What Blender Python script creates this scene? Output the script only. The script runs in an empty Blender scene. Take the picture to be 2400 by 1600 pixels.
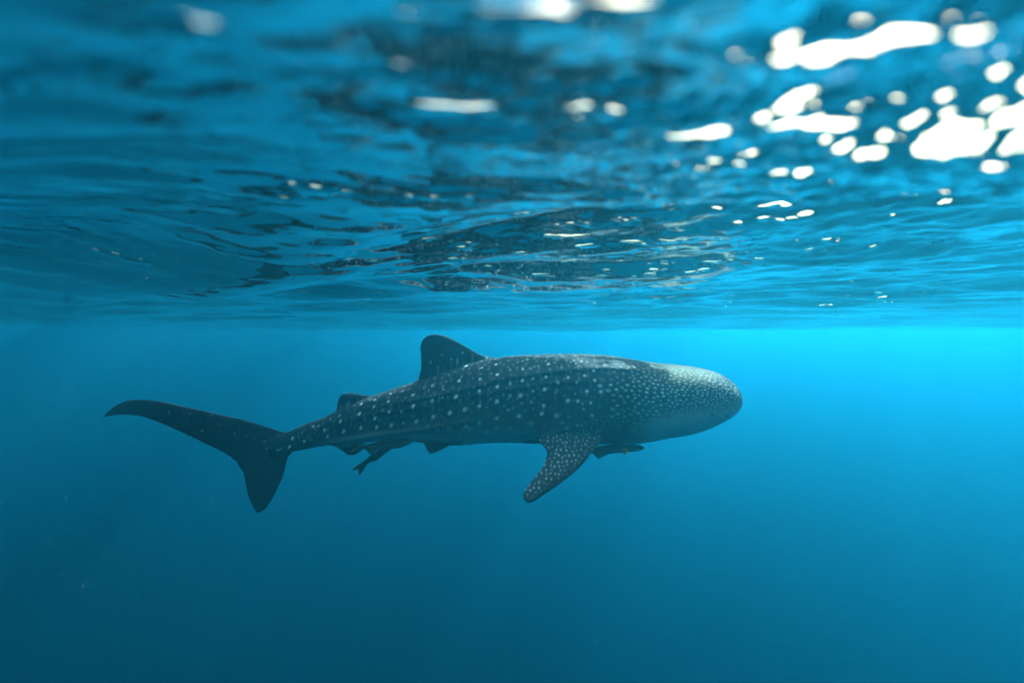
import bpy, bmesh, math, random
import numpy as np
from mathutils import Vector, Matrix

S = bpy.context.scene
C = S.collection
rng = np.random.default_rng(11)

# ------------------------------------------------------------------ camera
F_PX = 1067.0                      # focal length in pixels of the 2400 x 1600 photograph
HZ = 775.0                         # pixel row of the level horizon
PITCH = math.atan((800 - HZ) / F_PX)
cam_d = bpy.data.cameras.new('camera')
cam_d.sensor_width = 36.0
cam_d.lens = F_PX / 2400 * 36.0
cam_d.clip_start = 0.02
cam_d.clip_end = 1000
cam = bpy.data.objects.new('camera', cam_d)
C.objects.link(cam)
cam.location = (0, 0, 0)
cam.rotation_euler = (math.radians(90) - PITCH, 0, 0)
cam_d.dof.use_dof = True
cam_d.dof.focus_distance = 3.4
cam_d.dof.aperture_fstop = 0.95
S.camera = cam

# ------------------------------------------------------------------ sky, sun, exposure
SUN_EL, SUN_AZ = math.radians(42.5), math.radians(41)     # azimuth to the right of the view
w = bpy.data.worlds.new('World'); S.world = w; w.use_nodes = True
nt = w.node_tree
sky = nt.nodes.new('ShaderNodeTexSky'); sky.sky_type = 'NISHITA'; sky.sun_disc = False
sky.sun_elevation = SUN_EL; sky.sun_rotation = SUN_AZ; sky.dust_density = 10.0; sky.air_density = 2.6
bg = nt.nodes['Background']; bg.inputs['Strength'].default_value = 0.08
nt.links.new(sky.outputs[0], bg.inputs['Color'])
sd = bpy.data.lights.new('sun', 'SUN'); sd.energy = 5.0; sd.angle = math.radians(0.6); sd.color = (1, 0.96, 0.90)
sun = bpy.data.objects.new('sun', sd); C.objects.link(sun)
sdir = Vector((math.sin(SUN_AZ) * math.cos(SUN_EL), math.cos(SUN_AZ) * math.cos(SUN_EL), math.sin(SUN_EL)))
sun.rotation_euler = sdir.to_track_quat('Z', 'Y').to_euler()
sun.location = sdir * 60
S.view_settings.view_transform = 'Standard'; S.view_settings.look = 'None'
S.view_settings.exposure = 2.3; S.view_settings.gamma = 1
S.cycles.use_denoising = True
S.cycles.denoiser = 'OPENIMAGEDENOISE'
S.cycles.use_adaptive_sampling = True; S.cycles.adaptive_threshold = .03; S.cycles.adaptive_min_samples = 12
S.cycles.max_bounces = 4; S.cycles.volume_bounces = 0; S.cycles.glossy_bounces = 3
S.cycles.transparent_max_bounces = 8
S.cycles.sample_clamp_indirect = 6.0
S.cycles.caustics_reflective = False; S.cycles.caustics_refractive = False

# ------------------------------------------------------------------ water
H0 = 0.34
def material(name):
    m = bpy.data.materials.new(name); m.use_nodes = True
    m.node_tree.nodes.clear()
    return m, m.node_tree.nodes, m.node_tree.links

def mesh_object(name, verts, faces, mat=None, parent=None, smooth=True):
    me = bpy.data.meshes.new(name)
    me.from_pydata([tuple(v) for v in verts], [], [tuple(f) for f in faces])
    if smooth: me.polygons.foreach_set('use_smooth', [True] * len(me.polygons))
    o = bpy.data.objects.new(name, me); C.objects.link(o)
    if mat: me.materials.append(mat)
    if parent: o.parent = parent
    return o

def grid_object(name, X, Y, Z, mat):
    ny, nx = X.shape
    v = np.stack([X, Y, Z], -1).reshape(-1, 3).astype(np.float32)
    i = np.arange(ny * nx).reshape(ny, nx)
    q = np.stack([i[:-1, :-1], i[:-1, 1:], i[1:, 1:], i[1:, :-1]], -1).reshape(-1, 4).astype(np.int32)
    me = bpy.data.meshes.new(name)
    me.vertices.add(len(v)); me.vertices.foreach_set('co', v.ravel())
    me.loops.add(q.size); me.loops.foreach_set('vertex_index', q.ravel())
    me.polygons.add(len(q)); me.polygons.foreach_set('loop_start', np.arange(0, q.size, 4, dtype=np.int32))
    me.polygons.foreach_set('use_smooth', np.ones(len(q), dtype=bool))
    me.update(calc_edges=True); me.validate()
    o = bpy.data.objects.new(name, me); C.objects.link(o)
    me.materials.append(mat)
    return o

def waves(X, Y):
    Z = np.full_like(X, H0)
    r = np.random.default_rng(5)
    dist = np.hypot(X, Y)
    i0 = np.unravel_index(np.argmin(np.hypot(X, Y - 1)), X.shape)      # keeps the longest waves level above the camera
    def step(v, a, b):
        t = np.clip((v - a) / (b - a), 0, 1); return t * t * (3 - 2 * t)
    # long swells whose troughs run across the view, from far left to near right: gentle on the near side, steep on the far side
    c, s_ = math.cos(math.radians(55)), math.sin(math.radians(55))
    for y0, A, near, far, k in ((1.18, .14, 1.0, .42, 1.0), (3.3, .10, 1.3, .7, .7), (6.2, .12, 1.6, 1.1, .5), (-1.6, .08, 1.0, 1.3, .8)):
        q = X * c * k + (Y - y0) * s_ + (.10 * np.sin(X * 1.9 + .6 + y0) + .04 * np.sin(X * 4.3 + 1.1))
        Z -= A * np.where(q > 0, np.exp(-(q / far) ** 2), np.exp(-(q / near) ** 2))
    Z += .05
    # gusts: patches where the small ripples are steeper
    gust = .28 + 2.0 * step(X / (1 + .25 * Y), -.05, .7) * (1 - .5 * step(dist, 4, 12))
    gust = gust * (.75 + .5 * np.sin(X * 2.1 + 1.3 * np.sin(Y * 1.4)) * np.sin(Y * 1.7 + 1.1 * np.sin(X * 1.2 + .8)))
    #  wavelength, slope, number, spread of directions
    for lam, slope, n, spread in ((15.0, .045, 3, .6), (6.0, .055, 4, .6), (2.4, .075, 6, .7), (1.1, .09, 8, .8), (.48, .078, 10, .9), (.21, .064, 14, 1.3), (.11, .07, 16, 1.9), (.062, .09, 18, 2.2), (.034, .17, 20, 2.4)):
        for k in range(n):
            l = lam * r.uniform(.7, 1.4); a = math.radians(76) + r.normal() * spread * .36
            p0 = r.uniform(0, 6.28); kk = 2 * math.pi / l
            amp = slope / kk * math.sqrt(2 / n)
            t = (X * math.cos(a) + Y * math.sin(a)) * kk + p0
            # slow warp so that crests are not straight
            t = t + .9 * np.sin(X * .12 * kk + r.uniform(0, 6)) * np.cos(Y * .10 * kk + r.uniform(0, 6))
            fade = 1 / (1 + (dist / (l * 32)) ** 4)
            if lam < .15: fade = fade * gust
            elif lam < .6: fade = fade * (.55 + .4 * gust)
            s1 = np.sin(t)
            d = amp * fade * (s1 + .3 * np.cos(2 * t))
            Z -= d - (d[i0] if lam > 5 else 0)
    return Z

def build_surface():
    m, n, L = material('water_surface')
    out = n.new('ShaderNodeOutputMaterial')
    fr = n.new('ShaderNodeFresnel'); fr.inputs['IOR'].default_value = 1.30
    gl = n.new('ShaderNodeBsdfGlossy'); gl.inputs['Roughness'].default_value = 0.0; gl.inputs['Color'].default_value = (1, 1, 1, 1)
    tr = n.new('ShaderNodeBsdfTransparent')
    mx = n.new('ShaderNodeMixShader')
    tc = n.new('ShaderNodeTexCoord')
    mp = n.new('ShaderNodeMapping'); mp.inputs['Scale'].default_value = (.55, 1, 1); mp.inputs['Rotation'].default_value = (0, 0, .25)
    no = n.new('ShaderNodeTexNoise'); no.inputs['Scale'].default_value = 11; no.inputs['Detail'].default_value = 2
    mr = n.new('ShaderNodeMapRange'); mr.inputs['From Min'].default_value = .60; mr.inputs['From Max'].default_value = .80; mr.clamp = True
    bp = n.new('ShaderNodeBump'); bp.inputs['Strength'].default_value = 1.0; bp.inputs['Distance'].default_value = 0.014
    L.new(tc.outputs['Object'], mp.inputs['Vector']); L.new(mp.outputs[0], no.inputs['Vector'])
    L.new(no.outputs['Fac'], mr.inputs['Value']); L.new(mr.outputs[0], bp.inputs['Height'])
    L.new(bp.outputs[0], fr.inputs['Normal']); L.new(bp.outputs[0], gl.inputs['Normal'])
    L.new(fr.outputs[0], mx.inputs[0]); L.new(tr.outputs[0], mx.inputs[1]); L.new(gl.outputs[0], mx.inputs[2])
    L.new(mx.outputs[0], out.inputs['Surface'])
    b = 6.6
    u = np.linspace(-1, 1, 900); x = .32 + .3 * np.sinh(b * u)
    t = np.linspace(-.68, 1, 840); y = .7 + .3 * np.sinh(b * t)
    X, Y = np.meshgrid(x, y)
    o = grid_object('water_surface', X, Y, waves(X, Y), m)
    o['kind'] = 'structure'; o['label'] = 'rippled blue sea surface seen from below with sun glints'
    return o

def build_haze():
    m, n, L = material('sea_water')
    out = n.new('ShaderNodeOutputMaterial')
    pv = n.new('ShaderNodeVolumePrincipled')
    D = 0.30
    sig_s = np.array([.0010, .0208, .0365]); sig_a = np.array([.15, .0335, .0100])
    col = sig_s / D
    a = (1 - sig_a / (D * (1 - col))) ** 2
    pv.inputs['Color'].default_value = (*col, 1)
    pv.inputs['Absorption Color'].default_value = (*a, 1)
    pv.inputs['Density'].default_value = D
    pv.inputs['Anisotropy'].default_value = 0.70
    L.new(pv.outputs[0], out.inputs['Volume'])
    bm = bmesh.new(); bmesh.ops.create_cube(bm, size=1)
    me = bpy.data.meshes.new('haze'); bm.to_mesh(me); bm.free(); me.materials.append(m)
    o = bpy.data.objects.new('haze', me); C.objects.link(o)
    o.scale = (260, 260, 62); o.location = (0, 40, .9 - 31)
    o['kind'] = 'stuff'; o['label'] = 'clear blue sea water'
    return o

def build_seabed():
    m, n, L = material('sand')
    out = n.new('ShaderNodeOutputMaterial'); p = n.new('ShaderNodeBsdfPrincipled')
    p.inputs['Base Color'].default_value = (.12, .12, .1, 1); p.inputs['Roughness'].default_value = .9
    L.new(p.outputs[0], out.inputs['Surface'])
    x = np.linspace(-128, 128, 60); y = np.linspace(-86, 166, 60)
    X, Y = np.meshgrid(x, y)
    Z = -58 + 1.5 * np.sin(X * .07) * np.cos(Y * .05)
    o = grid_object('seabed', X, Y, Z, m); o['kind'] = 'structure'
    return o
build_surface(); build_seabed(); build_haze()

# ------------------------------------------------------------------ whale shark
CAM_M = Matrix.Rotation(math.radians(90) - PITCH, 3, 'X')
def at(px, py, Y):
    """the point at world depth Y that the photograph shows at pixel (px, py)"""
    d = CAM_M @ Vector(((px - 1200) / F_PX, (800 - py) / F_PX, -1))
    return d * (Y / d.y)

def smooth_curve(pts):
    """monotone-ish cubic through (x, value) pairs, returned as a function"""
    xs = np.array([p[0] for p in pts], float); ys = np.array([p[1] for p in pts], float)
    d = np.diff(ys) / np.diff(xs)
    m = np.empty_like(ys); m[0] = d[0]; m[-1] = d[-1]
    same = d[:-1] * d[1:] > 0
    m[1:-1] = np.where(same, 2 * d[:-1] * d[1:] / np.where(same, d[:-1] + d[1:], 1), 0)
    def f(x):
        x = np.clip(np.asarray(x, float), xs[0], xs[-1])
        i = np.clip(np.searchsorted(xs, x) - 1, 0, len(xs) - 2)
        h = xs[i + 1] - xs[i]; t = (x - xs[i]) / h
        return ((2*t**3 - 3*t**2 + 1) * ys[i] + (t**3 - 2*t**2 + t) * h * m[i]
                + (-2*t**3 + 3*t**2) * ys[i + 1] + (t**3 - t**2) * h * m[i + 1])
    return f

YC = 4.45
axis_y = smooth_curve([(400, YC + .22), (680, YC + .10), (950, YC + .02), (1250, YC), (1740, YC - .02)])
top_px = smooth_curve([(600, 1030), (640, 1022), (676, 1011), (710, 996), (758, 978), (800, 957), (863, 931), (914, 913), (969, 896), (1040, 872),
    (1110, 848), (1171, 838), (1203, 834), (1283, 830), (1346, 829), (1405, 831), (1449, 836), (1493, 843.5), (1537, 850.5), (1581, 854), (1625, 859.5),
    (1658, 866), (1684, 876), (1705, 890), (1719, 904), (1731, 922), (1735, 932), (1736.5, 938)])
bot_px = smooth_curve([(600, 1058), (640, 1062), (683, 1058), (710, 1053), (761, 1043), (820, 1037), (890, 1033), (965, 1032), (1010, 1036), (1072, 1040), (1107, 1037.5),
    (1139, 1034.5), (1187, 1033), (1259, 1035), (1330, 1034), (1400, 1036), (1440, 1036), (1479, 1034.5), (1508, 1031), (1552, 1022), (1596, 1015), (1640, 1001.5), (1669, 990),
    (1699, 976.5), (1719, 965), (1729.5, 953), (1735, 943), (1736.5, 938)])
half_w = smooth_curve([(600, .035), (676, .085), (760, .115), (850, .18), (950, .265), (1100, .375), (1250, .43), (1400, .455), (1500, .47), (1600, .46),
    (1660, .39), (1690, .30), (1710, .215), (1722, .145), (1731, .075), (1736.5, .01)])
# longitudinal ridges on the flank: pixel row as a function of pixel column, height, half width
ridge_lines = [
    (smooth_curve([(900, 945), (1000, 925), (1060, 912), (1123, 896), (1187, 878), (1259, 868), (1317, 861), (1405, 856.5), (1480, 861), (1560, 868)]), 900, 1560, .030, 7.0),
    (smooth_curve([(800, 985), (900, 960), (1000, 942), (1100, 918), (1200, 900), (1300, 886), (1400, 880)]), 800, 1400, .018, 7.0),
    (smooth_curve([(600, 1052), (690, 1051), (761, 1039), (812, 1027), (880, 1014), (948, 1001), (999, 993), (1072, 977), (1150, 962)]), 600, 1150, .030, 6.0),
]
def spine(px):
    Y = float(axis_y(px))
    a = at(px, float(top_px(px)), Y); b = at(px, float(bot_px(px)), Y)
    return Y, a, b

def loft(sections, close=True):
    n = len(sections[0]); v = [p for s in sections for p in s]; f = []
    for i in range(len(sections) - 1):
        for j in range(n):
            f.append((i*n + j, i*n + (j+1) % n, (i+1)*n + (j+1) % n, (i+1)*n + j))
    f.append(tuple(range(n - 1, -1, -1))); k = (len(sections) - 1) * n
    f.append(tuple(range(k, k + n)))
    return v, f

def shark_body():
    px = np.concatenate([np.linspace(600, 1650, 130), 1650 + 86.5 * np.sin(np.linspace(0, math.pi / 2, 40)[1:])])
    secs = []
    N = 144
    for p in px:
        Y, a, b = spine(p)
        w = float(half_w(p)); zc = (a.z + b.z) / 2; h = (a.z - b.z) / 2; xc = (a.x + b.x) / 2
        tp, bt = float(top_px(p)), float(bot_px(p))
        ring = []
        for j in range(N):
            th = 2 * math.pi * j / N
            sn, cs = math.sin(th), math.cos(th)
            e = .90
            yy = math.copysign(abs(sn) ** e, sn); zz = math.copysign(abs(cs) ** e, cs)
            row = (tp + bt) / 2 - zz * (bt - tp) / 2
            push = 0
            for f, x0, x1, hgt, wid in ridge_lines:
                if x0 <= p <= x1:
                    k = min(1, (p - x0) / 60, (x1 - p) / 60)
                    q = (row - float(f(p))) / wid
                    push += k * hgt * (math.exp(-q*q) if q < 0 else math.exp(-(2.2*q)**2)) * abs(sn) ** .5
            # gill slits: five shallow grooves before the pectoral fin
            if 1395 < p < 1475 and 880 < row < 1010:
                for g in range(5):
                    q = (p - (1402 + g * 13 + .0016 * (row - 945) ** 2)) / 2.2
                    push -= .013 * math.exp(-q*q) * max(0, 1 - ((row - 945) / 62) ** 2)
            # mouth corner and lip line on the front of the head
            if p > 1640:
                q = (row - (985 - (p - 1640) * .22)) / 2.6
                push -= .006 * math.exp(-q*q) * min(1, (p - 1640) / 30)
            s = (w + push) * yy
            ring.append(Vector((xc, Y - s, zc + (h + push * .15) * zz)))
        secs.append(ring)
    return loft(secs)

def fin(pairs, tmax, blunt=.008, n=22, mirror=False, ybase=None):
    """a fin as a stack of lens-shaped chords; pairs: (lead x, y, trail x, y[, depth offset])"""
    # resample finer along the span
    pr = [tuple(p) + (0,) * (5 - len(p)) for p in pairs]
    t = np.arange(len(pr)); cols = [smooth_curve(list(zip(t, [q[c] for q in pr]))) for c in range(5)]
    tt = np.linspace(0, len(pr) - 1, len(pr) * 4)
    rows = [[float(c(x)) for c in cols] for x in tt]
    LE, TE = [], []
    for lx, ly, tx, ty, dy in rows:
        ya = (float(axis_y(lx)) if ybase is None else ybase) + dy; yb = (float(axis_y(tx)) if ybase is None else ybase) + dy
        LE.append(at(lx, ly, ya)); TE.append(at(tx, ty, yb))
    if mirror:
        for l in LE + TE: l.y = 2 * YC - l.y
    secs = []
    m = len(LE)
    for i in range(m):
        c = TE[i] - LE[i]
        a, b = max(0, i - 1), min(m - 1, i + 1)
        sp = (LE[b] + TE[b] - LE[a] - TE[a])
        nrm = c.cross(sp)
        nrm = nrm.normalized() if nrm.length > 1e-9 else Vector((0, 1, 0))
        k = i / (m - 1)
        th = tmax * (1 - .72 * k) * min(1, c.length / .12 + .15)
        ring = []
        for j in range(n):
            u = j / n; s = 1 if u < .5 else -1
            q = (u * 2 if u < .5 else 2 - u * 2)          # 0 lead .. 1 trail
            prof = 2.2 * math.sqrt(q + 1e-6) * (1 - q) ** .85 * .62 + .12 * (1 - abs(2*q - 1))
            ring.append(LE[i] + c * q + nrm * (s * (prof * th / 2 + blunt * min(1, 6 * q * min(1, c.length / .05)))))
        secs.append(ring)
    return loft(secs)

FINS = [
    # tail, upper lobe
    ([(735, 990, 650, 1080), (673, 1012, 575, 1105), (639, 1003, 552, 1080), (608, 993, 525, 1061), (574, 983, 490, 1044), (523, 971, 445, 1022), (438, 952.5, 385, 995),
      (387, 941, 345, 980), (346, 935.5, 318, 974), (309, 935.5, 298, 972), (275, 947, 272, 973), (254, 963, 255, 975), (240, 978, 241, 979)], .085, False),
    # tail, lower lobe
    ([(700, 1030, 560, 1050), (685, 1060, 557, 1085), (676, 1072, 566, 1102), (669, 1100, 571, 1121), (659, 1128, 576, 1148), (642, 1162, 584, 1172), (625, 1189, 594, 1190),
      (613, 1198, 600, 1198), (606, 1201, 604, 1201)], .085, False),
    # first dorsal
    ([(1178, 866, 992, 920), (1171, 839, 974, 898), (1142, 835, 979, 884), (1123, 828, 985, 866), (1091, 810, 985.5, 840), (1070, 799, 984.5, 816), (1052, 790, 988, 799),
      (1037, 785, 999, 788), (1025, 783.5, 1012, 783.5)], .13, False),
    # second dorsal
    ([(890, 945, 790, 1000), (870, 927, 778, 988), (852, 924, 786, 966), (835, 921.5, 791, 945), (822, 920.5, 795, 931), (812, 921, 801, 924)], .085, False),
    # anal
    ([(870, 1005, 765, 1030), (862, 1030, 771, 1043), (855, 1045, 785, 1047), (846, 1058, 803, 1058), (832, 1065, 815, 1066)], .06, False),
    # pelvic pair
    ([(1085, 1010, 1000, 1010, -.12), (1059, 1041, 990, 1033, -.17), (1045, 1049, 996, 1046, -.20), (1034, 1054, 1000, 1055, -.22), (1018, 1061.5, 1007, 1062, -.24)], .05, True),
    # pectoral pair
    ([(1432, 950, 1330, 975, -.12), (1430, 992, 1280, 1008, -.24), (1414, 1029, 1262, 1029, -.40), (1388, 1061, 1281, 1060, -.53), (1364, 1091, 1272, 1089, -.62), (1332, 1120, 1257, 1110, -.70),
      (1303, 1141, 1243, 1128, -.76), (1273, 1161, 1232, 1143, -.81), (1253, 1174, 1225, 1160, -.85), (1240, 1178, 1229, 1172, -.87)], .10, True),
]

def remeshed(name, solids, voxel, iters):
    verts, faces = [], []
    for v, f in solids:
        k = len(verts); verts += list(v); faces += [tuple(i + k for i in q) for q in f]
    o = mesh_object(name, verts, faces)
    bm = bmesh.new(); bm.from_mesh(o.data); bmesh.ops.recalc_face_normals(bm, faces=bm.faces); bm.to_mesh(o.data); bm.free()
    r = o.modifiers.new('r', 'REMESH'); r.mode = 'VOXEL'; r.voxel_size = voxel; r.use_smooth_shade = True
    sm = o.modifiers.new('s', 'SMOOTH'); sm.factor = .5; sm.iterations = iters
    dg = bpy.context.evaluated_depsgraph_get()
    me = bpy.data.meshes.new_from_object(o.evaluated_get(dg)); me.name = name
    old = o.data; o.modifiers.clear(); o.data = me; bpy.data.meshes.remove(old)
    return o

# spots seen in the photograph, from two enlargements: (x, y, radius, brightness)
SPOTS_MID = [(48,572,7,.9),(45,620,8,1),(60,690,10,1),(148,685,8,.9),(75,787,12,1),(163,767,9,.6),(222,572,8,1),(235,647,11,1),(257,755,14,.9),(360,507,9,.7),(372,608,11,1),(380,721,13,.95),
 (447,587,7,.6),(448,528,7,.5),(499,690,14,1),(543,577,12,1),(558,467,10,1),(595,371,11,.8),(606,664,14,1),(612,790,15,.7),(634,808,13,.55),(490,808,18,.5),(565,850,15,.35),(408,815,14,.3),
 (708,536,10,1),(710,455,9,.8),(720,380,8,.7),(709,640,12,1),(709,752,12,.8),(709,772,11,.75),(758,838,14,.5),(823,357,9,1),(834,425,10,1),(836,507,11,1),(834,608,13,1),(832,728,13,.9),(827,805,15,.7),
 (915,665,11,.45),(927,568,9,.55),(928,485,9,.6),(925,808,15,.6),(928,392,7,.5),(1000,566,13,1),(1015,464,10,.9),(1020,388,8,.8),(990,712,14,1),(1010,620,9,.4),(1075,768,15,.9),(1078,612,9,.5),
 (1092,452,8,.6),(1088,535,9,.55),(1150,694,13,1),(1164,635,12,1),(1172,523,12,1),(1184,440,9,.9),(1210,352,9,.8),(1255,708,14,.95),(1268,482,8,.6),(1250,547,7,.45),(1335,600,13,1),(1342,443,10,.7),
 (1405,604,11,1),(1470,536,11,1),(1460,430,9,.8),(1400,478,8,.6),(1342,716,11,.5),(1297,760,11,.5),(1330,798,11,.6),(1385,555,6,.6),(1438,622,7,.6),(1445,660,8,.7),(1495,616,10,.8),(1505,706,11,.9),
 (1460,766,9,.9),(1406,780,9,.8),(1465,830,9,.9),(1535,808,10,.9),(1530,463,9,.8),(1170,780,12,.35),(1280,325,7,.5),(1375,340,7,.5),(1190,333,6,.6),(1110,318,6,.4),(1105,370,6,.5),(1020,333,7,.5),
 (980,378,5,.4),(1300,378,6,.6),(1455,335,7,.6),(1410,348,6,.5),(1530,400,8,.8),(880,735,8,.3),(770,565,6,.25),(765,650,7,.3),(655,680,8,.25),(555,710,8,.25),(440,715,8,.22),(320,755,8,.2),(775,770,9,.25),
 (880,560,7,.3),(880,640,7,.25),(1050,560,6,.25),(1130,560,6,.25),(1215,640,6,.3),(1040,770,8,.2),(470,378,8,.4),(500,318,8,.35),(430,285,9,.35),(345,340,8,.3),(378,440,9,.45),(330,405,8,.35),(580,270,8,.3),
 (555,312,6,.25),(475,430,7,.3),(400,370,7,.25),(735,308,8,.4),(460,478,7,.3),(660,290,7,.25)]
SPOTS_TAIL = [(1440,835,9,1),(1420,888,9,1),(1522,855,9,1),(1358,908,7,.6),(1578,755,7,1),(1617,753,6,.9),(1664,777,9,1),(1682,822,10,1),(1773,717,9,.9),(1797,785,11,1),(1903,605,9,1),(1905,662,10,1),
 (1917,757,11,1),(1995,575,8,.9),(2002,617,9,.8),(2015,690,10,1),(2027,752,12,1),(1275,905,5,.5),(1248,858,5,.4),(1340,868,6,.4),(790,795,9,.22),(1033,810,6,.22),(545,672,7,.2),(1070,775,5,.2),(1180,840,5,.2),
 (930,750,6,.15),(700,680,7,.15),(1505,795,6,.4),(1697,708,5,.5),(860,690,6,.15),(1120,820,5,.2)]

def shark_marks(o):
    me = o.data; n = len(me.vertices)
    co = np.empty(n * 3, np.float32); me.vertices.foreach_get('co', co); co = co.reshape(-1, 3).astype(float)
    no = np.empty(n * 3, np.float32); me.vertices.foreach_get('normal', no); no = no.reshape(-1, 3)
    # section of the body at each vertex
    P = np.linspace(600, 1736, 400)
    sp = [spine(p) for p in P]
    sx = np.array([(a.x + b.x) / 2 for _, a, b in sp]); sz = np.array([(a.z + b.z) / 2 for _, a, b in sp])
    sh = np.array([(a.z - b.z) / 2 for _, a, b in sp]); sy = np.array([Y for Y, _, _ in sp]); sw = half_w(P)
    X = co[:, 0]
    zc = np.interp(X, sx, sz); h = np.interp(X, sx, sh); yc = np.interp(X, sx, sy); wd = np.interp(X, sx, sw)
    pcol = np.interp(X, sx, P)
    u = np.abs(co[:, 1] - yc) / np.maximum(wd, .02); v = (co[:, 2] - zc) / np.maximum(h, .02)
    th = np.arctan2(u, v)                     # 0 on the back, pi on the belly
    rr = (wd + h) / 2
    arc = th * rr
    onbody = (np.hypot(u, v) < 1.22) & (pcol > 640)
    pect = (~onbody) & (pcol > 1200) & (co[:, 2] < zc) & (u > .75)
    ppx = 1200 + F_PX * X / np.where(co[:, 1] > YC, 2 * YC - co[:, 1], co[:, 1]); ppy = HZ - F_PX * co[:, 2] / np.where(co[:, 1] > YC, 2 * YC - co[:, 1], co[:, 1])
    shoulder = (ppx > 1225) & (ppx < 1432) & (ppy > np.interp(ppx, [1225, 1260, 1330, 1432], [1035, 1024, 1008, 968])) & (u > .3)
    pect = pect | shoulder
    onbody = onbody & ~pect
    body = onbody
    # planar rows in the photograph for the flat fins
    spot = np.zeros(n)
    order = np.argsort(X); Xs = X[order]
    def splash(x, a, r, s, coord, mask, asp=1.0):
        i0, i1 = np.searchsorted(Xs, (x - 2.2 * r, x + 2.2 * r))
        idx = order[i0:i1]; idx = idx[mask[idx]]
        d = np.hypot((X[idx] - x) / asp, coord[idx] - a) / r
        val = s / (1 + np.exp((d - 1.0) * 9.0))
        spot[idx] = np.maximum(spot[idx], val)
    def place(px, py, r, s):
        Y = float(np.interp(px, P, sy)) - .6 * float(half_w(px)); q = at(px, py, Y)
        i = np.searchsorted(sx, q.x); i = min(max(i, 0), len(sx) - 1)
        vv = (q.z - sz[i]) / sh[i]
        if abs(vv) < .98 and px > 660:
            t = math.acos(max(-1, min(1, math.copysign(abs(vv) ** (1 / .9), vv))))
            # sections are superellipses: the angle seen by arctan2 of the scaled coordinates
            yy = math.sin(t) ** .9; t = math.atan2(yy, vv)
            splash(q.x, t * (sw[i] + sh[i]) / 2, r * .004 * 1.05, s, arc, body)
        if vv > .9 or px < 690 or True:
            q2 = at(px, py, float(np.interp(px, P, sy)))
            splash(q2.x, q2.z, r * .004, s, co[:, 2], ~body & ~pect)
    for x, y, r, s in SPOTS_MID: place(900 + x / 3.136, 740 + y / 3.136, r / 3.136 * 1.05, s)
    for x, y, r, s in SPOTS_TAIL: place(200 + x / 2.94, 740 + y / 2.94, r / 2.94 * 1.05, s)
    # crowded small spots over the head, shoulders and back: dart throwing in surface metres
    r_ = np.random.default_rng(3)
    def darts(n_try, x0, x1, a0, a1, gap, ok):
        cell = .02; grid = {}; out = []
        for _ in range(n_try):
            x = r_.uniform(x0, x1); a = r_.uniform(a0, a1)
            if not ok(x, a): continue
            g = gap(x, a); ci, cj = int(x / cell), int(a / cell); k = int(g / cell) + 1
            if any(math.hypot((x - p) / 1.25, a - q) < g for i in range(ci - k, ci + k + 1) for j in range(cj - k, cj + k + 1) for p, q in grid.get((i, j), ())): continue
            grid.setdefault((ci, cj), []).append((x, a)); out.append((x, a))
        return out
    def sec(x):
        return (np.interp(x, sx, P), np.interp(x, sx, sw), np.interp(x, sx, sh), np.interp(x, sx, sz))
    gapf = smooth_curve([(1300, .075), (1400, .056), (1440, .040), (1500, .035), (1560, .031), (1620, .027), (1680, .024), (1736, .020)])
    lowf = smooth_curve([(1380, 940), (1420, 985), (1464, 1000), (1508, 984), (1581, 972), (1657, 966), (1736, 955)])
    def head_ok(x, a):
        p, w_, h_, z_ = sec(x); t = a / ((w_ + h_) / 2)
        if t > math.pi: return False
        vv = math.cos(t)
        row = (float(top_px(p)) + float(bot_px(p))) / 2 - vv * (float(bot_px(p)) - float(top_px(p))) / 2
        if p < 1455: return (row < 905 and r_.random() < .15 + .85 * (p - 1380) / 75) or (p > 1405 and 870 < row < 985 and r_.random() < .2 + .6 * (p - 1405) / 50)
        return row < float(lowf(p)) + r_.normal() * 3
    x0 = at(1380, 900, YC).x; x1 = at(1736, 900, YC).x
    for x, a in darts(60000, x0, x1, 0, 1.0, lambda x, a: float(gapf(np.interp(x, sx, P))) * r_.uniform(.85, 1.25), head_ok):
        p = np.interp(x, sx, P); g = float(gapf(p)); t = a / ((np.interp(x, sx, sw) + np.interp(x, sx, sh)) / 2)
        row_f = max(.35, 1 - max(0, (t - 1.35)) * 1.0) * (.16 + .84 * min(1, (t / 1.15) ** 1.5)) * (1 if t > 1.1 else float(np.clip((p - 1370) / 130, .12, 1)))
        splash(x, a, g * r_.uniform(.20, .30), r_.uniform(.4, .9) * row_f, arc, body, 1.45)
    # small dim flecks and short upright dashes between the big spots of trunk and back
    x0 = at(700, 900, YC).x; x1 = at(1440, 900, YC).x
    for x, a in darts(5200, x0, x1, 0, 1.0, lambda x, a: .055, lambda x, a: a / ((np.interp(x, sx, sw) + np.interp(x, sx, sh)) / 2) < 1.9):
        t = a / ((np.interp(x, sx, sw) + np.interp(x, sx, sh)) / 2)
        back = max(0, 1 - t / 1.0)
        splash(x, a, r_.uniform(.010, .016), r_.uniform(.05, .24) + .16 * back * r_.random(), arc, body, .8 if r_.random() < .6 else 1.2)
    # faint upright bars between the columns of spots
    bars = np.zeros(n)
    for k in range(34):
        xb = at(700 + k * 21.5 + r_.normal() * 4, 900, YC).x
        wob = xb + .012 * np.sin(arc * 14 + k) + .006 * np.sin(arc * 41 + 2 * k)
        bars = np.maximum(bars, np.exp(-((X - wob) / .009) ** 2) * (.5 + .5 * np.sin(arc * 55 + 3 * k)) * r_.uniform(.06, .15))
    spot = np.where(body, np.maximum(spot, bars * np.clip((1.95 - th) * 3, 0, 1) * np.clip((1440 - pcol) / 40, 0, 1)), spot)
    # pectoral fins: even, crowded spots that thin out towards the leading edge
    pz0 = at(1300, 1185, YC - .7).z; pz1 = at(1300, 965, YC - .4).z
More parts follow.
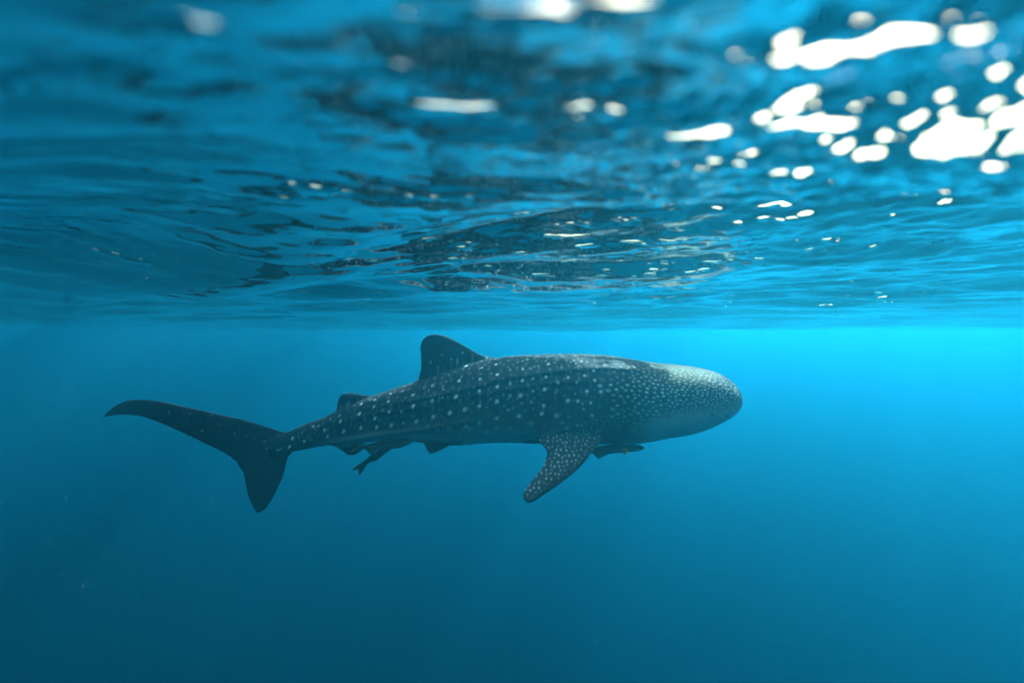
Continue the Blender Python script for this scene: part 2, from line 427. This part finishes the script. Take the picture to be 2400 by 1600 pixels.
    for x, a in darts(9000, at(1215, 1100, YC - .7).x, at(1430, 1050, YC - .4).x, pz0, pz1, lambda x, a: .025 * r_.uniform(.85, 1.25), lambda x, a: True):
        # distance ahead of the leading edge line, in pixels
        splash(x, a, r_.uniform(.006, .0095), r_.uniform(.22, .6), co[:, 2], pect)
    lead = [(1240, 1178), (1253, 1174), (1273, 1161), (1303, 1141), (1332, 1120), (1364, 1091), (1388, 1061), (1414, 1029), (1428, 1000)]
    ly = np.interp(ppx, [q[0] for q in lead], [q[1] for q in lead])
    edge = np.clip((ly - ppy - 4) / 22, 0.0, 1)
    spot = np.where(pect, spot * (.12 + .88 * edge), spot)
    spot = np.where(body & (pcol > 1400), spot * (1 - .55 * np.exp(-(th / .7) ** 2)), spot)
    # pale belly
    belly = 1 / (1 + np.exp(-(th - 2.15) * 7)) * body * np.clip((pcol - 740) / 120, 0, 1)
    belly = np.maximum(belly, np.where((pcol > 1440) & body, 1 / (1 + np.exp(-((ppy - lowf(pcol) + 2) / 7))), 0) * (np.abs(th) > 1.2) * np.clip((pcol - 1440) / 60, 0, 1))
    # nostril
    q = at(1695, 971, YC - .28)
    dark = np.exp(-(((X - q.x) / .012) ** 2 + ((co[:, 2] - q.z) / .010) ** 2)) * (co[:, 1] < YC)
    q = at(1661, 969, YC - .38)
    dark = np.maximum(dark, .8 * np.exp(-(((X - q.x) / .026) ** 2 + ((co[:, 2] - q.z) / .016) ** 2)) * (co[:, 1] < YC))
    belly = np.where(pcol > 1400, belly * np.clip((pcol - 1436) / 60, 0, 1), belly)
    belly = belly * np.where((pcol > 975) & (pcol < 1090) & (ppy > 1030), np.clip((1040 - ppy) / 10, 0, 1), 1)
    gd = np.zeros(n)
    for g in range(5):
        q = (pcol - (1402 + g * 13 + .0016 * (ppy - 945) ** 2)) / 1.6
        gd = np.maximum(gd, np.exp(-q * q) * np.clip(1 - ((ppy - 945) / 60) ** 2, 0, 1) * .7)
    dark = np.maximum(dark, gd * body)
    belly = np.where(pect, np.maximum(belly, .05), belly)
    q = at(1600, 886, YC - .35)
    olive_sunpatch = np.exp(-(((X - q.x) / .26) ** 2 + ((co[:, 2] - q.z) / .10) ** 2)) * .8  # patch of warm sunlight on the head, painted in as an olive skin tone
    q = at(1728, 957, YC - .1)
    spot = np.maximum(spot, .9 * np.exp(-(((X - q.x) / .016) ** 2 + ((co[:, 2] - q.z) / .020) ** 2)))
    for name, val in (('spot', spot), ('belly', belly), ('dark', dark), ('olive_sunpatch', olive_sunpatch)):
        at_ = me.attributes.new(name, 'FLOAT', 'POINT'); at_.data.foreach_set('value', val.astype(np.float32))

def skin_material():
    m, n, L = material('spotted_skin')
    out = n.new('ShaderNodeOutputMaterial'); p = n.new('ShaderNodeBsdfPrincipled')
    p.inputs['Roughness'].default_value = .6; p.inputs['Specular IOR Level'].default_value = .03
    def attr(name):
        a = n.new('ShaderNodeAttribute'); a.attribute_name = name; return a.outputs['Fac']
    tc = n.new('ShaderNodeTexCoord')
    no = n.new('ShaderNodeTexNoise'); no.inputs['Scale'].default_value = 5; no.inputs['Detail'].default_value = 6; no.inputs['Roughness'].default_value = .65
    L.new(tc.outputs['Object'], no.inputs['Vector'])
    base = n.new('ShaderNodeMix'); base.data_type = 'RGBA'
    base.inputs[6].default_value = (.013, .018, .030, 1); base.inputs[7].default_value = (.040, .047, .064, 1)
    L.new(no.outputs['Fac'], base.inputs[0])
    def mix(a, b, f):
        k = n.new('ShaderNodeMix'); k.data_type = 'RGBA'; L.new(a, k.inputs[6]); k.inputs[7].default_value = (*b, 1); L.new(f, k.inputs[0]); return k.outputs[2]
    c = mix(base.outputs[2], (.075, .066, .026), attr('olive_sunpatch'))  # painted sun patch, tinted olive
    c = mix(c, (.50, .53, .55), attr('belly'))
    c = mix(c, (.92, .94, .90), attr('spot'))
    c = mix(c, (.01, .012, .014), attr('dark'))
    L.new(c, p.inputs['Base Color'])
    bp = n.new('ShaderNodeBump'); bp.inputs['Strength'].default_value = .35; bp.inputs['Distance'].default_value = .01
    n2 = n.new('ShaderNodeTexNoise'); n2.inputs['Scale'].default_value = 45; n2.inputs['Detail'].default_value = 4
    L.new(tc.outputs['Object'], n2.inputs['Vector']); L.new(n2.outputs['Fac'], bp.inputs['Height']); L.new(bp.outputs[0], p.inputs['Normal'])
    L.new(p.outputs[0], out.inputs['Surface'])
    return m

def build_shark():
    solids = [shark_body()]
    for pairs, t, both in FINS:
        solids.append(fin(pairs, t))
        if both:
            up = [(a, b - 30 if len(pairs) > 6 else b, c, d - 30 if len(pairs) > 6 else d, e) for a, b, c, d, e in pairs]
            solids.append(fin(up, t, mirror=True))
    o = remeshed('whale_shark', solids, .0068, 6)
    o.data.materials.clear(); o.data.materials.append(skin_material())
    shark_marks(o)
    o['label'] = 'large dark whale shark with pale spots swimming below the surface'; o['category'] = 'whale shark'
    return o
shark = build_shark()

def eye_material():
    m, n, L = material('eye')
    out = n.new('ShaderNodeOutputMaterial'); p = n.new('ShaderNodeBsdfPrincipled')
    p.inputs['Base Color'].default_value = (.012, .014, .018, 1); p.inputs['Roughness'].default_value = .15
    L.new(p.outputs[0], out.inputs['Surface']); return m
em = eye_material()
for side in (-1, 1):
    bm = bmesh.new(); bmesh.ops.create_uvsphere(bm, u_segments=20, v_segments=12, radius=.024)
    me = bpy.data.meshes.new('eye'); bm.to_mesh(me); bm.free(); me.materials.append(em)
    me.polygons.foreach_set('use_smooth', [True] * len(me.polygons))
    e = bpy.data.objects.new('eye', me); C.objects.link(e); e.parent = shark
    q = at(1661, 969, YC - .365)
    e.location = (q.x, YC - .02 + side * .326, q.z); e.scale = (1.1, .55, .9)

# ------------------------------------------------------------------ remoras
def remora_material():
    m, n, L = material('remora_skin')
    out = n.new('ShaderNodeOutputMaterial'); p = n.new('ShaderNodeBsdfPrincipled')
    p.inputs['Roughness'].default_value = .4; p.inputs['Specular IOR Level'].default_value = .08
    a = n.new('ShaderNodeAttribute'); a.attribute_name = 'tint'; a.attribute_type = 'GEOMETRY'
    no = n.new('ShaderNodeTexNoise'); no.inputs['Scale'].default_value = 40
    mu = n.new('ShaderNodeMix'); mu.data_type = 'RGBA'; mu.blend_type = 'MULTIPLY'; mu.inputs[0].default_value = .5
    tc = n.new('ShaderNodeTexCoord'); L.new(tc.outputs['Object'], no.inputs['Vector'])
    L.new(a.outputs['Color'], mu.inputs[6]); L.new(no.outputs['Color'], mu.inputs[7])
    L.new(mu.outputs[2], p.inputs['Base Color']); L.new(p.outputs[0], out.inputs['Surface'])
    return m
rem_mat = remora_material()

def fish_body(line, Y, wide):
    """line: (px, py, half height in px) from tail to nose"""
    t = np.arange(len(line)); fx, fy, fh = (smooth_curve(list(zip(t, [q[c] for q in line]))) for c in range(3))
    secs = []
    for u in np.linspace(0, len(line) - 1, len(line) * 5):
        x, y, h = float(fx(u)), float(fy(u)), max(.15, float(fh(u)))
        dx, dy = float(fx(min(u + .1, len(line) - 1)) - fx(max(u - .1, 0))), float(fy(min(u + .1, len(line) - 1)) - fy(max(u - .1, 0)))
        k = math.hypot(dx, dy); ux, uy = -dy / k, dx / k
        c = at(x, y, Y); d = at(x + ux * h, y + uy * h, Y) - c
        ring = [c - d * math.cos(2 * math.pi * j / 24) + Vector((0, -1, 0)) * (d.length * wide * math.sin(2 * math.pi * j / 24)) for j in range(24)]
        secs.append(ring)
    return loft(secs)

def build_remora(line, Y, fins, label, wide=.8, yellow=None, stripe=True):
    solids = [fish_body(line, Y, wide)]
    for pairs, t in fins: solids.append(fin(pairs, t, blunt=.0015, ybase=Y, n=14))
    o = remeshed('remora', solids, .0022, 2)
    me = o.data; n = len(me.vertices)
    co = np.empty(n * 3, np.float32); me.vertices.foreach_get('co', co); co = co.reshape(-1, 3)
    ppx = 1200 + F_PX * co[:, 0] / co[:, 1]; ppy = HZ - F_PX * co[:, 2] / co[:, 1]
    xs = np.array([q[0] for q in line]); ys = np.array([q[1] for q in line])
    k = np.argsort(xs); mid = np.interp(ppx, xs[k], ys[k])
    low = 1 / (1 + np.exp(-(ppy - mid - 2.5) / 1.0)) if stripe else np.zeros(n)
    col = np.ones((n, 4), np.float32)
    for c, (a, b) in enumerate(((.022, .16), (.026, .19), (.034, .20))): col[:, c] = a + (b - a) * low
    if yellow:
        m = ((ppx - yellow[0]) ** 2 + (ppy - yellow[1]) ** 2 < yellow[2] ** 2) & (co[:, 1] < Y - .028)
        col[m, :3] = (.62, .50, .14)
    a = me.attributes.new('tint', 'FLOAT_COLOR', 'POINT'); a.data.foreach_set('color', col.ravel())
    me.materials.clear(); me.materials.append(rem_mat)
    o['label'] = label; o['category'] = 'remora'; o['group'] = 'remoras under the whale shark'
    return o

build_remora([(828, 1050, 1.2), (838, 1049.5, 2.6), (850, 1048, 4), (868, 1046, 6.5), (887, 1043.5, 9), (905, 1041, 10.5), (922, 1040.5, 10.5), (939, 1039, 9), (957, 1036.5, 5), (968, 1034.5, .8)], YC - .20,
    [([(846, 1048, 836, 1049), (838, 1044, 828, 1047), (832, 1040, 822, 1044), (825, 1037, 820, 1040)], .012), ([(846, 1049, 836, 1050), (838, 1054, 828, 1051), (832, 1058, 823, 1054), (826, 1060, 821, 1058)], .012),
     ([(892, 1048, 858, 1048), (890, 1055, 857, 1054), (882, 1061, 862, 1060), (874, 1064, 868, 1064)], .014), ([(915, 1047, 890, 1046), (908, 1054, 893, 1053), (903, 1057, 896, 1057)], .012)],
    'dark remora held level against the whale shark belly, in front of the anal fin')
build_remora([(848, 1088, 4.5), (853, 1085, 4.6), (860, 1080.5, 5.2), (872, 1073, 7.6), (884, 1065.5, 9.4), (897, 1056, 9.2), (910, 1047, 8), (922, 1040, 4), (928, 1037, .8)], YC - .08,
    [([(857, 1077, 855, 1087), (846, 1084, 850, 1093), (834, 1091.5, 843, 1098), (828, 1096.5, 835, 1100.5), (824, 1100.5, 826, 1101.5)], .014), ([(862, 1085, 850, 1083), (857, 1094, 845, 1092), (851, 1104, 840, 1101), (846, 1110, 840, 1107), (842.5, 1114.5, 841, 1113)], .014),
     ([(895, 1066, 872, 1076), (889, 1074, 872, 1080), (882, 1079.5, 876, 1081)], .012)],
    'dark remora with forked tail hanging down below the whale shark belly', stripe=False)
build_remora([(1345, 1057.5, 2.6), (1355, 1057, 3.6), (1375, 1056, 6), (1400, 1054.5, 8.8), (1425, 1052.5, 10.6), (1450, 1051, 10), (1470, 1050, 8.6), (1486, 1049, 8.8), (1497, 1049, 7), (1506, 1049.5, 4), (1511, 1049.8, .8)], YC - .30,
    [([(1352, 1057, 1342, 1058), (1340, 1052, 1332, 1055), (1334, 1046, 1328, 1049)], .012), ([(1352, 1058, 1342, 1058.5), (1340, 1063, 1332, 1060), (1334, 1069, 1328, 1066)], .012),
     ([(1436, 1058, 1395, 1060), (1422, 1066.5, 1392, 1066.5), (1412, 1071, 1398, 1071), (1405, 1075, 1402.5, 1075)], .012), ([(1475, 1052, 1464, 1055, -.03), (1472, 1057, 1461, 1061, -.045), (1467, 1063, 1460, 1065, -.055), (1463, 1066.5, 1460.5, 1067, -.06)], .012)],
    'remora with a small yellow fin under the whale shark chest, beside the pectoral fin', yellow=(1466, 1061, 9))

# ------------------------------------------------------------------ drifting specks
def build_specks():
    m, n, L = material('speck')
    out = n.new('ShaderNodeOutputMaterial'); p = n.new('ShaderNodeBsdfPrincipled')
    p.inputs['Base Color'].default_value = (.22, .22, .21, 1); p.inputs['Roughness'].default_value = .8
    L.new(p.outputs[0], out.inputs['Surface'])
    r = np.random.default_rng(21)
    n_ = 80000
    c = np.stack([r.uniform(-8, 8, n_), r.uniform(1.6, 9, n_), r.uniform(-5.5, .05, n_)], 1)
    size = np.exp(r.normal(math.log(.0011), .2, n_)) * (1 + .05 * c[:, 1])
    o4 = np.array([(1, 1, 1), (1, -1, -1), (-1, 1, -1), (-1, -1, 1)], float) * .75
    f4 = np.array([(0, 1, 2), (0, 2, 3), (0, 3, 1), (1, 3, 2)])
    v = (c[:, None] + o4[None] * size[:, None, None] * r.uniform(.6, 1.5, (n_, 1, 3))).reshape(-1, 3)
    f = (f4[None] + 4 * np.arange(n_)[:, None, None]).reshape(-1, 3)
    o = mesh_object('drifting_plankton', v, f, m); o['kind'] = 'stuff'
build_specks()
